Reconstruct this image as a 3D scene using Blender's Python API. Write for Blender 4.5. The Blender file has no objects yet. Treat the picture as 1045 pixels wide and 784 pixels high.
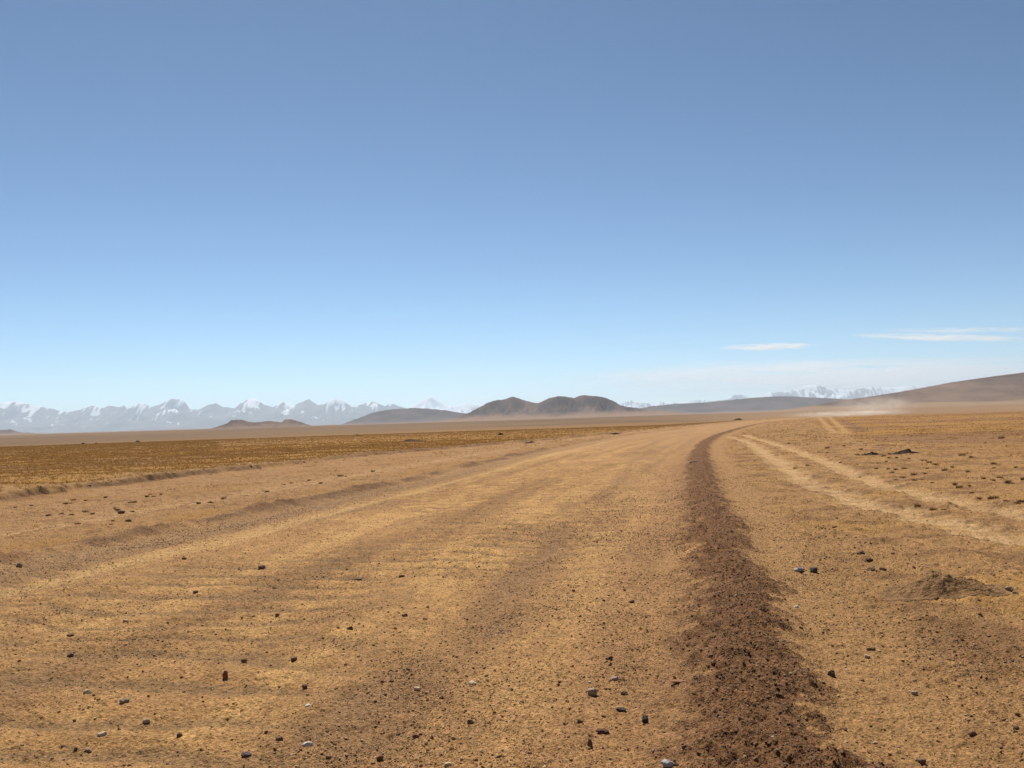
import bpy, math, random
import numpy as np
from mathutils import Vector, Matrix

sc = bpy.context.scene
COL = sc.collection
rng = np.random.default_rng(11)
random.seed(5)

# ------------------------------------------------------------------ camera
PW, PH = 1045.0, 784.0
F = 958.0                      # focal length in photo pixels
CAM_H = 1.65
ROLL = math.radians(1.81)
PITCH = math.atan(41.0 / F)
fw = np.array([0, math.cos(PITCH), math.sin(PITCH)])
r0 = np.array([1.0, 0, 0])
u0 = np.array([0, -math.sin(PITCH), math.cos(PITCH)])
RIGHT = math.cos(ROLL) * r0 - math.sin(ROLL) * u0
UP = math.sin(ROLL) * r0 + math.cos(ROLL) * u0
CAM = np.array([0, 0, CAM_H])

def ray(px, py):
    d = fw * F + RIGHT * (px - PW / 2) + UP * (PH / 2 - py)
    return d / np.linalg.norm(d)

def gp(px, py, z=0.0):
    """where the sight line of a photo pixel meets level ground"""
    d = ray(px, py)
    t = (z - CAM_H) / d[2]
    p = CAM + d * t
    return p[0], p[1]

cam_d = bpy.data.cameras.new("camera")
cam = bpy.data.objects.new("camera", cam_d)
COL.objects.link(cam)
cam_d.sensor_width = 36.0
cam_d.lens = F / PW * 36.0
cam_d.clip_start = 0.05
cam_d.clip_end = 300000.0
M = Matrix(((RIGHT[0], UP[0], -fw[0], 0), (RIGHT[1], UP[1], -fw[1], 0), (RIGHT[2], UP[2], -fw[2], CAM_H), (0, 0, 0, 1)))
cam.matrix_world = M
sc.camera = cam

# ------------------------------------------------------------------ noise
def _hash(ix, iy, seed):
    h = (ix.astype(np.int64) * 374761393 + iy.astype(np.int64) * 668265263 + seed * 1274126177) & 0xFFFFFFFF
    h = ((h ^ (h >> 13)) * 1274126177) & 0xFFFFFFFF
    h = ((h ^ (h >> 15)) * 2246822519) & 0xFFFFFFFF
    return h ^ (h >> 16)
_ang = np.linspace(0, 2 * np.pi, 256, endpoint=False)
_GX, _GY = np.cos(_ang).astype(np.float32), np.sin(_ang).astype(np.float32)

def perlin(x, y, seed=0):
    xi = np.floor(x); yi = np.floor(y)
    fx = (x - xi).astype(np.float32); fy = (y - yi).astype(np.float32)
    xi = xi.astype(np.int64); yi = yi.astype(np.int64)
    u = fx * fx * fx * (fx * (fx * 6 - 15) + 10); v = fy * fy * fy * (fy * (fy * 6 - 15) + 10)
    def g(ox, oy):
        k = _hash(xi + ox, yi + oy, seed) & 255
        return _GX[k] * (fx - ox) + _GY[k] * (fy - oy)
    a = g(0, 0); b = g(1, 0); c = g(0, 1); d = g(1, 1)
    return ((a + (b - a) * u) * (1 - v) + (c + (d - c) * u) * v) * 1.45

def fbm(x, y, octaves=4, seed=0, gain=0.5, lac=2.03):
    s = 0; a = 1.0
    for k in range(octaves):
        s = s + a * perlin(x, y, seed + 17 * k)
        x = x * lac + 3.7; y = y * lac + 1.3; a *= gain
    return s

def ridged(x, y, octaves=4, seed=0, gain=0.5):
    s = 0; a = 1.0; t = 0
    for k in range(octaves):
        s = s + a * (1 - np.abs(perlin(x, y, seed + 31 * k))); t += a
        x = x * 2.07 + 5.1; y = y * 2.07 + 9.2; a *= gain
    return s / t

def sstep(a, b, x):
    t = np.clip((x - a) / (b - a), 0, 1)
    return t * t * (3 - 2 * t)

# ------------------------------------------------------------------ lines on the ground
def smooth_line(pts, n=110):
    """evenly resampled in log distance along the line, corners rounded off"""
    pts = np.array(pts, float)
    L = np.concatenate([[0], np.cumsum(np.hypot(*np.diff(pts, axis=0).T))])
    k = np.arcsinh((L - L[-1] * 0 - np.interp(0, pts[:, 1], L)) / 8.0) if pts[0, 1] < 0 else L
    q = np.linspace(k[0], k[-1], n)
    X = np.interp(q, k, pts[:, 0]); Y = np.interp(q, k, pts[:, 1])
    for _ in range(10):
        X[1:-1] = .25 * X[:-2] + .5 * X[1:-1] + .25 * X[2:]
        Y[1:-1] = .25 * Y[:-2] + .5 * Y[1:-1] + .25 * Y[2:]
    return np.stack([X, Y], 1)

def line_uv(x, y, line):
    """arc length along and signed distance from a polyline (left negative)"""
    best = np.full(x.shape, 1e18); U = np.zeros(x.shape); V = np.zeros(x.shape)
    acc = 0.0
    for i in range(len(line) - 1):
        ax, ay = line[i]; dx, dy = line[i + 1] - line[i]
        L = math.hypot(dx, dy)
        if L < 1e-6: continue
        dx /= L; dy /= L
        t = (x - ax) * dx + (y - ay) * dy
        tc = np.clip(t, 0, L)
        ex = x - ax - tc * dx; ey = y - ay - tc * dy
        d2 = ex * ex + ey * ey
        m = d2 < best
        best[m] = d2[m]
        U[m] = acc + tc[m]
        V[m] = (np.sqrt(d2))[m]
        acc += L
    if line[0, 1] > line[-1, 1]: line = line[::-1]
    V = V * np.where(x > np.interp(y, line[:, 1], line[:, 0]), 1, -1)
    return U, V

def g_line(pix, before=(), after=()):
    return smooth_line(list(before) + [gp(*p) for p in pix] + list(after))

WIND = g_line([(797, 784), (774, 700), (756, 640), (742, 580), (725, 520), (715, 482), (714, 458), (728, 446), (750, 439)],
              before=[(-5, -30), (-.75, -6), (.5, 0.5), (.87, 2.4)], after=[(54, 205), (90, 275), (150, 370)])
LBANK = g_line([(0, 574), (90, 556), (180, 538), (280, 517), (383, 497), (520, 466), (590, 452.5), (640, 444)],
               before=[(-13, -30), (-9.6, 0)], after=[(47, 218), (81, 292), (141, 385)])
GBANK = g_line([(0, 511), (50, 504), (100, 497), (160, 490), (240, 480), (330, 470), (400, 463), (440, 459), (500, 454.5), (560, 449.3), (610, 444), (650, 440)],
               before=[(-19, -40), (-17, 5)], after=[(48, 236), (84, 305), (145, 395)])
TRA = g_line([(1040, 550), (963, 534), (900, 523), (861, 509), (818, 489), (785, 466), (763, 450)],
             before=[(7.2, -30), (6.9, 0)], after=[(19, 86)])
TRB = g_line([(1045, 527), (989, 518), (938, 505), (887, 490), (849, 474), (818, 462), (785, 451.5)],
             before=[(8.9, -30), (8.6, 0), (8.3, 8)], after=[(21, 86)])
TRC = g_line([(852, 442.5), (843, 434), (835, 428)])
TRD = g_line([(864, 442.5), (855, 434), (845, 427.5)])
TRE = g_line([(882, 441), (870, 435), (858, 429.5)])

def ground_fields(x, y):
    """height and cover of the ground at world points"""
    d = np.hypot(x, y)
    az = np.arctan2(x, np.maximum(y, 1e-3))
    near = 1 - sstep(90, 200, d)
    U, V = line_uv(x, y, WIND)
    UL, VL = line_uv(x, y, LBANK)
    UG, VG = line_uv(x, y, GBANK)
    _, VA = line_uv(x, y, TRA); _, VB = line_uv(x, y, TRB)
    far_tr = [line_uv(x, y, t)[1] for t in (TRC, TRD, TRE)]
    F_ = {}
    wob = 0.10 * perlin(U * 0.9, U * 0.13, 3) + 0.06 * perlin(U * 3.1, U * .2, 4)
    width = 0.385 + 0.09 * perlin(U * 0.35, U * .1, 5) + 0.08 * perlin(U * 1.3, U * .2, 15)
    vv = V + wob * 1.3
    wlump = fbm(x * 5, y * 5, 3, 91)
    wind = np.exp(-(np.abs(vv) / width) ** 2.6 * 0.9)
    windm = np.clip(1 - sstep(width * 0.6, np.where(vv < 0, 1.5, 1.1) * width, np.abs(vv + 0.2 * wlump)), 0, 1)
    road = sstep(-0.15, 0.25, VL + 0.12 * perlin(UL * .8, UL * .1, 8)) * sstep(-0.2, 0.2, -(V + width * 0.6))
    trk = np.zeros_like(x)
    for v_, w_ in ((VA, 0.42), (VB, 0.38)):
        n_ = 0.20 * perlin(x * 1.1, y * 1.1, 21) + 0.24 * fbm(x * 4, y * 4, 2, 22)
        trk = np.maximum(trk, 1 - sstep(w_ * 0.35, w_ * 1.6, np.abs(v_) + n_))
    trk *= sstep(0.75, 1.5, V)
    ft = np.zeros_like(x)
    for v_ in far_tr[:2]:
        ft = np.maximum(ft, 1 - sstep(0.15, 0.75, np.abs(v_) + 0.25 * perlin(x * .4, y * .4, 23)))
    fd = 1 - sstep(0.1, .8, np.abs(far_tr[2]) + 0.2 * perlin(x * .4, y * .4, 24))
    gb = VG - 0.30 * fbm(UG * 0.5, UG * .07, 3, 41) * 1.4 - 0.22 * fbm(x * 1.9, y * 1.9, 3, 44)
    steppe = sstep(0.35, -0.10, gb) * (d < 240) + (d >= 240) * (V < -9.5)
    # left shoulder between the two banks
    # ---- height
    z = np.zeros_like(x)
    # broad undulation
    z += 0.05 * near * fbm(x * 0.09, y * 0.09, 2, 61)
    z += 0.19 * sstep(0.26, -0.22, gb) * sstep(700, 100, d) * (1 + .5 * perlin(UG * .3, UG * .05, 42))
    z += 0.06 * sstep(0.5, -2, gb) * sstep(700, 100, d) * fbm(x * .35, y * .35, 3, 43)
    # road bed camber and windrow
    z += wind * (0.125 + 0.05 * perlin(U * .7, U * .1, 6) + .03 * perlin(U * 2.1, U * .3, 7)) * sstep(330, 200, d)
    z += windm * near * (0.034 * fbm(x * 7, y * 7, 3, 71) + 0.022 * np.abs(perlin(x * 21, y * 21, 72)))
    # left graded bank of the road
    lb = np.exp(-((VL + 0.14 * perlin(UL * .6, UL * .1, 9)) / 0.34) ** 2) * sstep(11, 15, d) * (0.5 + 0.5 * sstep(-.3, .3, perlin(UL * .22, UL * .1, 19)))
    z += lb * near * (0.13 + .06 * fbm(x * 2.5, y * 2.5, 3, 126))
    shz = sstep(.1, .8, gb) * sstep(0.1, -.6, VL) * near
    z += shz * (0.03 * fbm(x * 1.1, y * 1.1, 3, 95) + 0.03 * np.maximum(0, fbm(x * 3.5, y * 3.5, 3, 96) - .1) + .03 * fbm(UL * .05, VL * 1.3, 2, 97))
    lb2 = np.exp(-((VL + 2.0 + 0.3 * perlin(UL * .3, UL * .1, 10)) / 0.5) ** 2)
    z += lb2 * 0.05 * near
    # washboard on the road
    wv = -V
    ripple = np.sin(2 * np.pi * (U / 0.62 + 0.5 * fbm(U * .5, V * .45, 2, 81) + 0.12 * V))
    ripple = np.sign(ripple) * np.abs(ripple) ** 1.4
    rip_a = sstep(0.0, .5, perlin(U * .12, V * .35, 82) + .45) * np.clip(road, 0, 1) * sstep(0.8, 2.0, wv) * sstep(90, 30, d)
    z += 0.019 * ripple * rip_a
    # wheel paths, long furrows
    z += road * near * (0.035 * fbm(U * .035, V * 1.25, 3, 83) + 0.010 * fbm(U * 1.3, V * 2.6, 3, 84))
    z += near * (0.011 * fbm(x * 9, y * 9, 3, 85) + 0.0075 * fbm(x * 33, y * 33, 2, 89))
    # right verge: rough small hummocks
    verge = sstep(0.7, 1.2, V) * (1 - trk)
    z += verge * near * (0.045 * fbm(x * .9, y * .9, 3, 86) + 0.04 * np.maximum(0, fbm(x * 4.5, y * 4.5, 3, 87) - .1))
    z -= trk * near * (0.06 + .012 * fbm(x * 6, y * 6, 2, 93))
    mx, my = gp(962, 603)
    # gentle swell and dip to the right, rise to the far fan
    rs = sstep(0.12, 0.30, az) * (y > 0)
    z += rs * (1.0 * np.exp(-((d - 330) / 120) ** 2) - 2.4 * np.exp(-((d - 620) / 190) ** 2))
    z += -0.25 * (1 - rs) * np.exp(-((d - 420) / 160) ** 2) * (y > 0)
    z += 0.0056 * np.clip(d - 450, 0, 14000) * sstep(450, 1600, d)
    z += sstep(300, 900, d) * (0.8 + d * 2.2e-4) * fbm(x / 900, y / 2500, 3, 88) * .7
    # ---- cover colour (dry albedo, plus shade painted in at the left banks)
    def mix(c, c2, m): return c * (1 - m[..., None]) + np.array(c2, np.float32) * m[..., None]
    c = np.ones(x.shape + (3,), np.float32) * np.array((0.285, 0.165, 0.070), np.float32)
    n1 = fbm(x * .55, y * .55, 4, 101)
    n2 = fbm(x * 3.3, y * 3.3, 3, 102)
    # verge with straw-coloured patches and brown patches
    c = mix(c, (0.27, 0.160, 0.068), sstep(-.1, .6, n2) * .7)
    c = mix(c, (0.31, 0.178, 0.055), sstep(.05, .55, n1) * .6 * sstep(0.8, 1.5, V))
    c = mix(c, (0.16, 0.085, 0.038), sstep(-.1, .55, fbm(x * .8, y * 1.1, 4, 103)) * .75 * sstep(0.8, 1.5, V))
    # right field far: golden and brown bands
    rf = sstep(9.3, 11.5, V - 0 * d) * sstep(24, 40, d) * (y > 0)
    band = fbm(x * .02, d * .05, 3, 104)
    gold = mix(np.ones_like(c) * np.array((0.275, 0.150, 0.042), np.float32), (0.20, 0.105, 0.040), sstep(-.25, .45, band))
    gold = mix(gold, (0.17, 0.090, 0.042), sstep(.1, .8, fbm(x * .35, y * .12, 4, 105)) * .6)
    k = rf * (0.35 + .65 * sstep(45, 75, d))
    c = c * (1 - k[..., None]) + gold * k[..., None]
    rbrown = rf * sstep(46, 52, d) * sstep(78, 66, d) * .6 * sstep(-.5, .2, fbm(x * .1, y * .1, 3, 115))
    c = mix(c, (0.20, 0.110, 0.060), rbrown)
    # left steppe
    st = np.clip(steppe, 0, 1)
    sb = fbm(x * .03, gb * .11, 3, 106)
    gl = mix(np.ones_like(c) * np.array((0.30, 0.165, 0.042), np.float32), (0.215, 0.112, 0.038), sstep(-.35, .5, sb))
    gl = mix(gl, (0.215, 0.118, 0.042), sstep(70, 170, d) * .8)
    gl = mix(gl, (0.32, 0.178, 0.050), sstep(60, 110, d) * sstep(-.36, -.12, az) * .8)
    gl = mix(gl, (0.18, 0.102, 0.038), sstep(170, 250, d) * .8)
    gl = mix(gl, (0.15, 0.08, 0.04), sstep(.1, .9, fbm(x * .5, y * .16, 4, 107)) * .5)
    edge = sstep(-3.2, -0.3, gb) * sstep(.9, 0.2, gb)
    gl = mix(gl, (0.235, 0.150, 0.085), edge * .5)
    c = c * (1 - st[..., None]) + gl * st[..., None]
    # shoulder between banks: pinkish tan with golden strip
    sh = sstep(-.2, .5, gb) * sstep(0.2, -0.4, VL)
    c = mix(c, (0.285, 0.165, 0.072), sh * .8)
    c = mix(c, (0.26, 0.140, 0.044), sh * sstep(.0, .6, fbm(x * .4, y * .25, 3, 125)) * .6)
    c = mix(c, (0.27, 0.150, 0.045), sh * sstep(.0, .5, perlin(UL * .25, UL * .1, 108) + .2) * np.exp(-((VL + .9) / .5) ** 2) * sstep(11, 18, d))
    c = mix(c, (0.37, 0.235, 0.115), sh * np.exp(-((VL + 2.9) / .6) ** 2) * .7)
    c = mix(c, (0.18, 0.098, 0.044), sh * sstep(.05, .6, n2 + .6 * n1) * .65)
    c = mix(c, (0.12, 0.066, 0.036), np.exp(-((gb - .12) / .20) ** 2) * (d < 200) * sstep(-.3, .3, perlin(UG * .35, UG * .1, 121) + .15 * n2) * .8)  # broken shadow spots under the steppe edge, painted into the colour
    # road: long streaks of fine pale dust and coarse grey gravel
    s1 = 1.25 * fbm(U * .03, V * 1.15, 3, 111)
    s2 = fbm(U * .35, V * 1.6, 4, 112)
    s3 = fbm(U * 1.2, V * 1.5, 3, 113)
    rc = np.ones_like(c) * np.array((0.325, 0.188, 0.078), np.float32)
    rc = mix(rc, (0.245, 0.140, 0.062), sstep(-.1, .65, s1 * .7 + s2 * .35))
    rc = mix(rc, (0.395, 0.240, 0.098), sstep(.08, .55, -s1 * .5 - s2 * .45 - s3 * .4))
    rc = mix(rc, (0.20, 0.128, 0.068), sstep(.3, .8, s2 * .8 + s3 * .5) * .25)
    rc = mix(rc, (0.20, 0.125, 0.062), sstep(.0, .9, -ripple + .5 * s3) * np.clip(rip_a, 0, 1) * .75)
    gs = np.exp(-((VL - 0.9 + .3 * s2) / .55) ** 2)              # grey gravel strip along the left bank
    rc = mix(rc, (0.245, 0.152, 0.080), gs * .8)
    ds = np.exp(-((VL - 1.95 + .2 * s2) / .28) ** 2)             # pale dusty wheel line
    rc = mix(rc, (0.42, 0.275, 0.120), ds * .75)
    gs2 = np.exp(-((V + 2.05 + .35 * s2) / .5) ** 2)             # gravelly line near the windrow
    rc = mix(rc, (0.235, 0.138, 0.070), gs2 * (.25 + .35 * sstep(-.2, .5, s2)))
    rc = mix(rc, (0.26, 0.145, 0.068), np.exp(-((V + 0.95) / .5) ** 2) * .55)
    rfar = sstep(30, 100, d)
    rc = mix(rc, (0.29, 0.175, 0.085), rfar * .6)
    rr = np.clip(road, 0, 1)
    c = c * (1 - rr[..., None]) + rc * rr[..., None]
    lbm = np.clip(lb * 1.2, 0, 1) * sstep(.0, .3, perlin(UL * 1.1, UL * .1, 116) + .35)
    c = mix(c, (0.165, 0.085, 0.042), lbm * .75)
    c = mix(c, (0.10, 0.052, 0.028), np.exp(-((VL - .20 + .14 * perlin(UL * 1.3, UL * .1, 123)) / (.13 + .004 * d)) ** 2) * sstep(12, 16, d) * sstep(75, 45, d) * sstep(-.35, .1, perlin(UL * .5, UL * .1, 124) + .1) * .65)  # dark line painted on the bank's road side in place of its shade
    # windrow
    wc = mix(np.ones_like(c) * np.array((0.145, 0.071, 0.031), np.float32), (0.185, 0.095, 0.046), sstep(-.1, .7, fbm(x * 4, y * 4, 3, 114) + .6 * fbm(U * .6, V * 1.5, 2, 119)))
    wc = mix(wc, (0.125, 0.060, 0.027), sstep(12, 34, d) * .85)
    wm = np.clip(windm + .4 * np.exp(-(vv / (width * 1.1)) ** 2) * sstep(14, 34, d), 0, 1)
    c = c * (1 - wm[..., None] * .93) + wc * (wm[..., None] * .93)
    c = mix(c, (0.41, 0.275, 0.142), np.clip(trk, 0, 1) * (.45 + .45 * sstep(-.4, .4, fbm(x * 1.6, y * 1.6, 3, 94))))
    c = mix(c, (0.37, 0.235, 0.100), ft * .6)
    c = mix(c, (0.16, 0.085, 0.05), fd * .7)
    # far plain: brown fan
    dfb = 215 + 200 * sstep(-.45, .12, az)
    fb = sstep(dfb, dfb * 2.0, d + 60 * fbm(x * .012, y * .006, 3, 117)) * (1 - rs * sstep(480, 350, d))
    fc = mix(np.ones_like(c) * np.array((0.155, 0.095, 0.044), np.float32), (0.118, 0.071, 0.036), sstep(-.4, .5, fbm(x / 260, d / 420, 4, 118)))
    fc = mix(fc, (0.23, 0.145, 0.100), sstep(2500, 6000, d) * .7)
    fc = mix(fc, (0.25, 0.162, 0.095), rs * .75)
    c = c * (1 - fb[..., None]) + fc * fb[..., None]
    c = c * np.array((1.01, .935, .83), np.float32)
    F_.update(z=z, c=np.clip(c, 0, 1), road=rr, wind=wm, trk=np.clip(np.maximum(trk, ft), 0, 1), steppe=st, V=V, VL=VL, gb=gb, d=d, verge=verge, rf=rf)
    return F_

fine = np.radians(np.arange(-42, 42.001, 0.1))
coarse = np.radians(np.arange(45, 316, 3.0))
AZ = np.concatenate([fine, coarse])
R = [0.02]
r = 0.5
while r < 46000:
    R.append(r)
    r *= 1.03 if r < 2.6 or r > 140 else 1.005
R.append(46000.0)
R = np.array(R)
A2, R2 = np.meshgrid(AZ, R)
gx = (R2 * np.sin(A2)).ravel(); gy = (R2 * np.cos(A2)).ravel()
G = ground_fields(gx, gy)
nr, na = A2.shape
AZW = np.concatenate([AZ, [AZ[0] + 2 * np.pi]])

def sample(names, x, y):
    """cover and height of the built ground, read back from its own grid"""
    x = np.atleast_1d(np.asarray(x, float)); y = np.atleast_1d(np.asarray(y, float))
    d = np.hypot(x, y); a = np.mod(np.arctan2(x, y) - AZ[0], 2 * np.pi) + AZ[0]
    i = np.clip(np.searchsorted(R, d) - 1, 0, nr - 2); j = np.clip(np.searchsorted(AZW, a) - 1, 0, na - 1)
    t = np.clip((d - R[i]) / (R[i + 1] - R[i]), 0, 1); u = np.clip((a - AZW[j]) / (AZW[j + 1] - AZW[j]), 0, 1); j1 = (j + 1) % na
    out = {}
    for k in names:
        f = G[k]; f = f.reshape((nr, na) + f.shape[1:])
        tt, uu = (t[:, None], u[:, None]) if f.ndim == 3 else (t, u)
        out[k] = (f[i, j] * (1 - uu) + f[i, j1] * uu) * (1 - tt) + (f[i + 1, j] * (1 - uu) + f[i + 1, j1] * uu) * tt
    return out

def ground_z(x, y):
    return sample(['z'], x, y)['z']

# ------------------------------------------------------------------ mesh helper
def mesh_np(name, v, faces, mat, color=None, smooth=False, link=True):
    """faces: int array (n,3) or (n,4)"""
    me = bpy.data.meshes.new(name)
    v = np.asarray(v, np.float32); faces = np.asarray(faces, np.int32)
    n, k = faces.shape
    me.vertices.add(len(v)); me.vertices.foreach_set("co", v.ravel())
    me.loops.add(n * k); me.loops.foreach_set("vertex_index", faces.ravel())
    me.polygons.add(n); me.polygons.foreach_set("loop_start", np.arange(0, n * k, k, dtype=np.int32))
    if smooth: me.polygons.foreach_set("use_smooth", np.ones(n, dtype=bool))
    if color is not None:
        a = me.color_attributes.new("albedo", 'FLOAT_COLOR', 'POINT')
        cc = np.ones((len(v), 4), np.float32); cc[:, :3] = color
        a.data.foreach_set("color", cc.ravel())
    me.update(calc_edges=True)
    if not smooth:
        me.polygons.foreach_set("use_smooth", np.zeros(n, dtype=bool))
    me.materials.append(mat)
    o = bpy.data.objects.new(name, me)
    if link: COL.objects.link(o)
    return o

def prop(o, label=None, category=None, group=None, kind=None):
    if label: o["label"] = label
    if category: o["category"] = category
    if group: o["group"] = group
    if kind: o["kind"] = kind
    return o

# ------------------------------------------------------------------ materials
def new_mat(name):
    m = bpy.data.materials.new(name); m.use_nodes = True
    nt = m.node_tree
    for n in list(nt.nodes): nt.nodes.remove(n)
    out = nt.nodes.new("ShaderNodeOutputMaterial")
    return m, nt, out

def N(nt, kind, **kw):
    n = nt.nodes.new(kind)
    for k, v in kw.items():
        if k.startswith("i_"):
            n.inputs[k[2:].replace("_", " ")].default_value = v
        else: setattr(n, k, v)
    return n

def soil_material(name, bump=1.5, fine=0.5, use_attr=True, base=(0.3, 0.2, 0.1), rough=0.95):
    m, nt, out = new_mat(name)
    b = N(nt, "ShaderNodeBsdfPrincipled"); b.inputs["Roughness"].default_value = rough
    b.inputs["Specular IOR Level"].default_value = 0.15
    nt.links.new(b.outputs[0], out.inputs["Surface"])
    tc = N(nt, "ShaderNodeTexCoord")
    if use_attr:
        at = N(nt, "ShaderNodeAttribute"); at.attribute_name = "albedo"; csrc = at.outputs["Color"]
    else:
        rgb = N(nt, "ShaderNodeRGB"); rgb.outputs[0].default_value = (*base, 1); csrc = rgb.outputs[0]
    n1 = N(nt, "ShaderNodeTexNoise"); n1.inputs["Scale"].default_value = 38; n1.inputs["Detail"].default_value = 5; n1.inputs["Roughness"].default_value = .7
    n2 = N(nt, "ShaderNodeTexNoise"); n2.inputs["Scale"].default_value = 6; n2.inputs["Detail"].default_value = 4
    vor = N(nt, "ShaderNodeTexVoronoi"); vor.inputs["Scale"].default_value = 70
    for t in (n1, n2, vor): nt.links.new(tc.outputs["Object"], t.inputs["Vector"])
    mr = N(nt, "ShaderNodeMapRange"); mr.inputs["From Min"].default_value = .3; mr.inputs["From Max"].default_value = .7
    mr.inputs["To Min"].default_value = 1 - fine; mr.inputs["To Max"].default_value = 1 + fine
    nt.links.new(n1.outputs["Fac"], mr.inputs["Value"])
    mr2 = N(nt, "ShaderNodeMapRange"); mr2.inputs["From Min"].default_value = .3; mr2.inputs["From Max"].default_value = .7
    mr2.inputs["To Min"].default_value = .84; mr2.inputs["To Max"].default_value = 1.16
    nt.links.new(n2.outputs["Fac"], mr2.inputs["Value"])
    mu = N(nt, "ShaderNodeMath", operation='MULTIPLY'); nt.links.new(mr.outputs[0], mu.inputs[0]); nt.links.new(mr2.outputs[0], mu.inputs[1])
    # each grit grain its own tone
    sep = N(nt, "ShaderNodeSeparateColor"); nt.links.new(vor.outputs["Color"], sep.inputs[0])
    mr3 = N(nt, "ShaderNodeMapRange"); mr3.inputs["To Min"].default_value = .80; mr3.inputs["To Max"].default_value = 1.2
    nt.links.new(sep.outputs[0], mr3.inputs["Value"])
    mu2 = N(nt, "ShaderNodeMath", operation='MULTIPLY'); nt.links.new(mu.outputs[0], mu2.inputs[0]); nt.links.new(mr3.outputs[0], mu2.inputs[1])
    vm = N(nt, "ShaderNodeVectorMath", operation='SCALE'); nt.links.new(csrc, vm.inputs[0]); nt.links.new(mu2.outputs[0], vm.inputs["Scale"])
    nt.links.new(vm.outputs[0], b.inputs["Base Color"])
    if bump > 0:
        bp = N(nt, "ShaderNodeBump"); bp.inputs["Strength"].default_value = 1.0; bp.inputs["Distance"].default_value = 0.012 * bump
        ad = N(nt, "ShaderNodeMath", operation='ADD'); nt.links.new(n1.outputs["Fac"], ad.inputs[0])
        sc_ = N(nt, "ShaderNodeMath", operation='MULTIPLY'); nt.links.new(vor.outputs["Distance"], sc_.inputs[0]); sc_.inputs[1].default_value = -0.35
        nt.links.new(sc_.outputs[0], ad.inputs[1])
        nt.links.new(ad.outputs[0], bp.inputs["Height"]); nt.links.new(bp.outputs[0], b.inputs["Normal"])
    return m

M_SOIL = soil_material("soil", 1.5)
M_ROAD = soil_material("road_dirt", 1.4)
M_WIND = soil_material("windrow_soil", 1.3, .4)

def stone_material(name="stone_rock"):
    m, nt, out = new_mat(name)
    b = N(nt, "ShaderNodeBsdfPrincipled"); b.inputs["Roughness"].default_value = .85; b.inputs["Specular IOR Level"].default_value = .25
    at = N(nt, "ShaderNodeAttribute"); at.attribute_name = "albedo"
    tc = N(nt, "ShaderNodeTexCoord")
    n1 = N(nt, "ShaderNodeTexNoise"); n1.inputs["Scale"].default_value = 60; n1.inputs["Detail"].default_value = 4
    nt.links.new(tc.outputs["Object"], n1.inputs["Vector"])
    mr = N(nt, "ShaderNodeMapRange"); mr.inputs["From Min"].default_value = .3; mr.inputs["From Max"].default_value = .7
    mr.inputs["To Min"].default_value = .7; mr.inputs["To Max"].default_value = 1.25
    nt.links.new(n1.outputs["Fac"], mr.inputs["Value"])
    vm = N(nt, "ShaderNodeVectorMath", operation='SCALE'); nt.links.new(at.outputs["Color"], vm.inputs[0]); nt.links.new(mr.outputs[0], vm.inputs["Scale"])
    nt.links.new(vm.outputs[0], b.inputs["Base Color"])
    bp = N(nt, "ShaderNodeBump"); bp.inputs["Distance"].default_value = .004; nt.links.new(n1.outputs["Fac"], bp.inputs["Height"])
    nt.links.new(bp.outputs[0], b.inputs["Normal"])
    nt.links.new(b.outputs[0], out.inputs["Surface"])
    return m
M_STONE = stone_material()

def grass_material():
    m, nt, out = new_mat("dry_grass_blades")
    b = N(nt, "ShaderNodeBsdfPrincipled"); b.inputs["Roughness"].default_value = .8; b.inputs["Specular IOR Level"].default_value = .2
    at = N(nt, "ShaderNodeAttribute"); at.attribute_name = "albedo"
    tr = N(nt, "ShaderNodeBsdfTranslucent"); mx = N(nt, "ShaderNodeMixShader"); mx.inputs[0].default_value = .3
    tc = N(nt, "ShaderNodeTexCoord"); n1 = N(nt, "ShaderNodeTexNoise"); n1.inputs["Scale"].default_value = 9
    nt.links.new(tc.outputs["Object"], n1.inputs["Vector"])
    mr = N(nt, "ShaderNodeMapRange"); mr.inputs["From Min"].default_value = .3; mr.inputs["From Max"].default_value = .7; mr.inputs["To Min"].default_value = .75; mr.inputs["To Max"].default_value = 1.2
    nt.links.new(n1.outputs["Fac"], mr.inputs["Value"])
    vm = N(nt, "ShaderNodeVectorMath", operation='SCALE'); nt.links.new(at.outputs["Color"], vm.inputs[0]); nt.links.new(mr.outputs[0], vm.inputs["Scale"])
    nt.links.new(vm.outputs[0], b.inputs["Base Color"]); nt.links.new(vm.outputs[0], tr.inputs["Color"])
    nt.links.new(b.outputs[0], mx.inputs[1]); nt.links.new(tr.outputs[0], mx.inputs[2])
    nt.links.new(mx.outputs[0], out.inputs["Surface"])
    return m
M_GRASS = grass_material()

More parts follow.
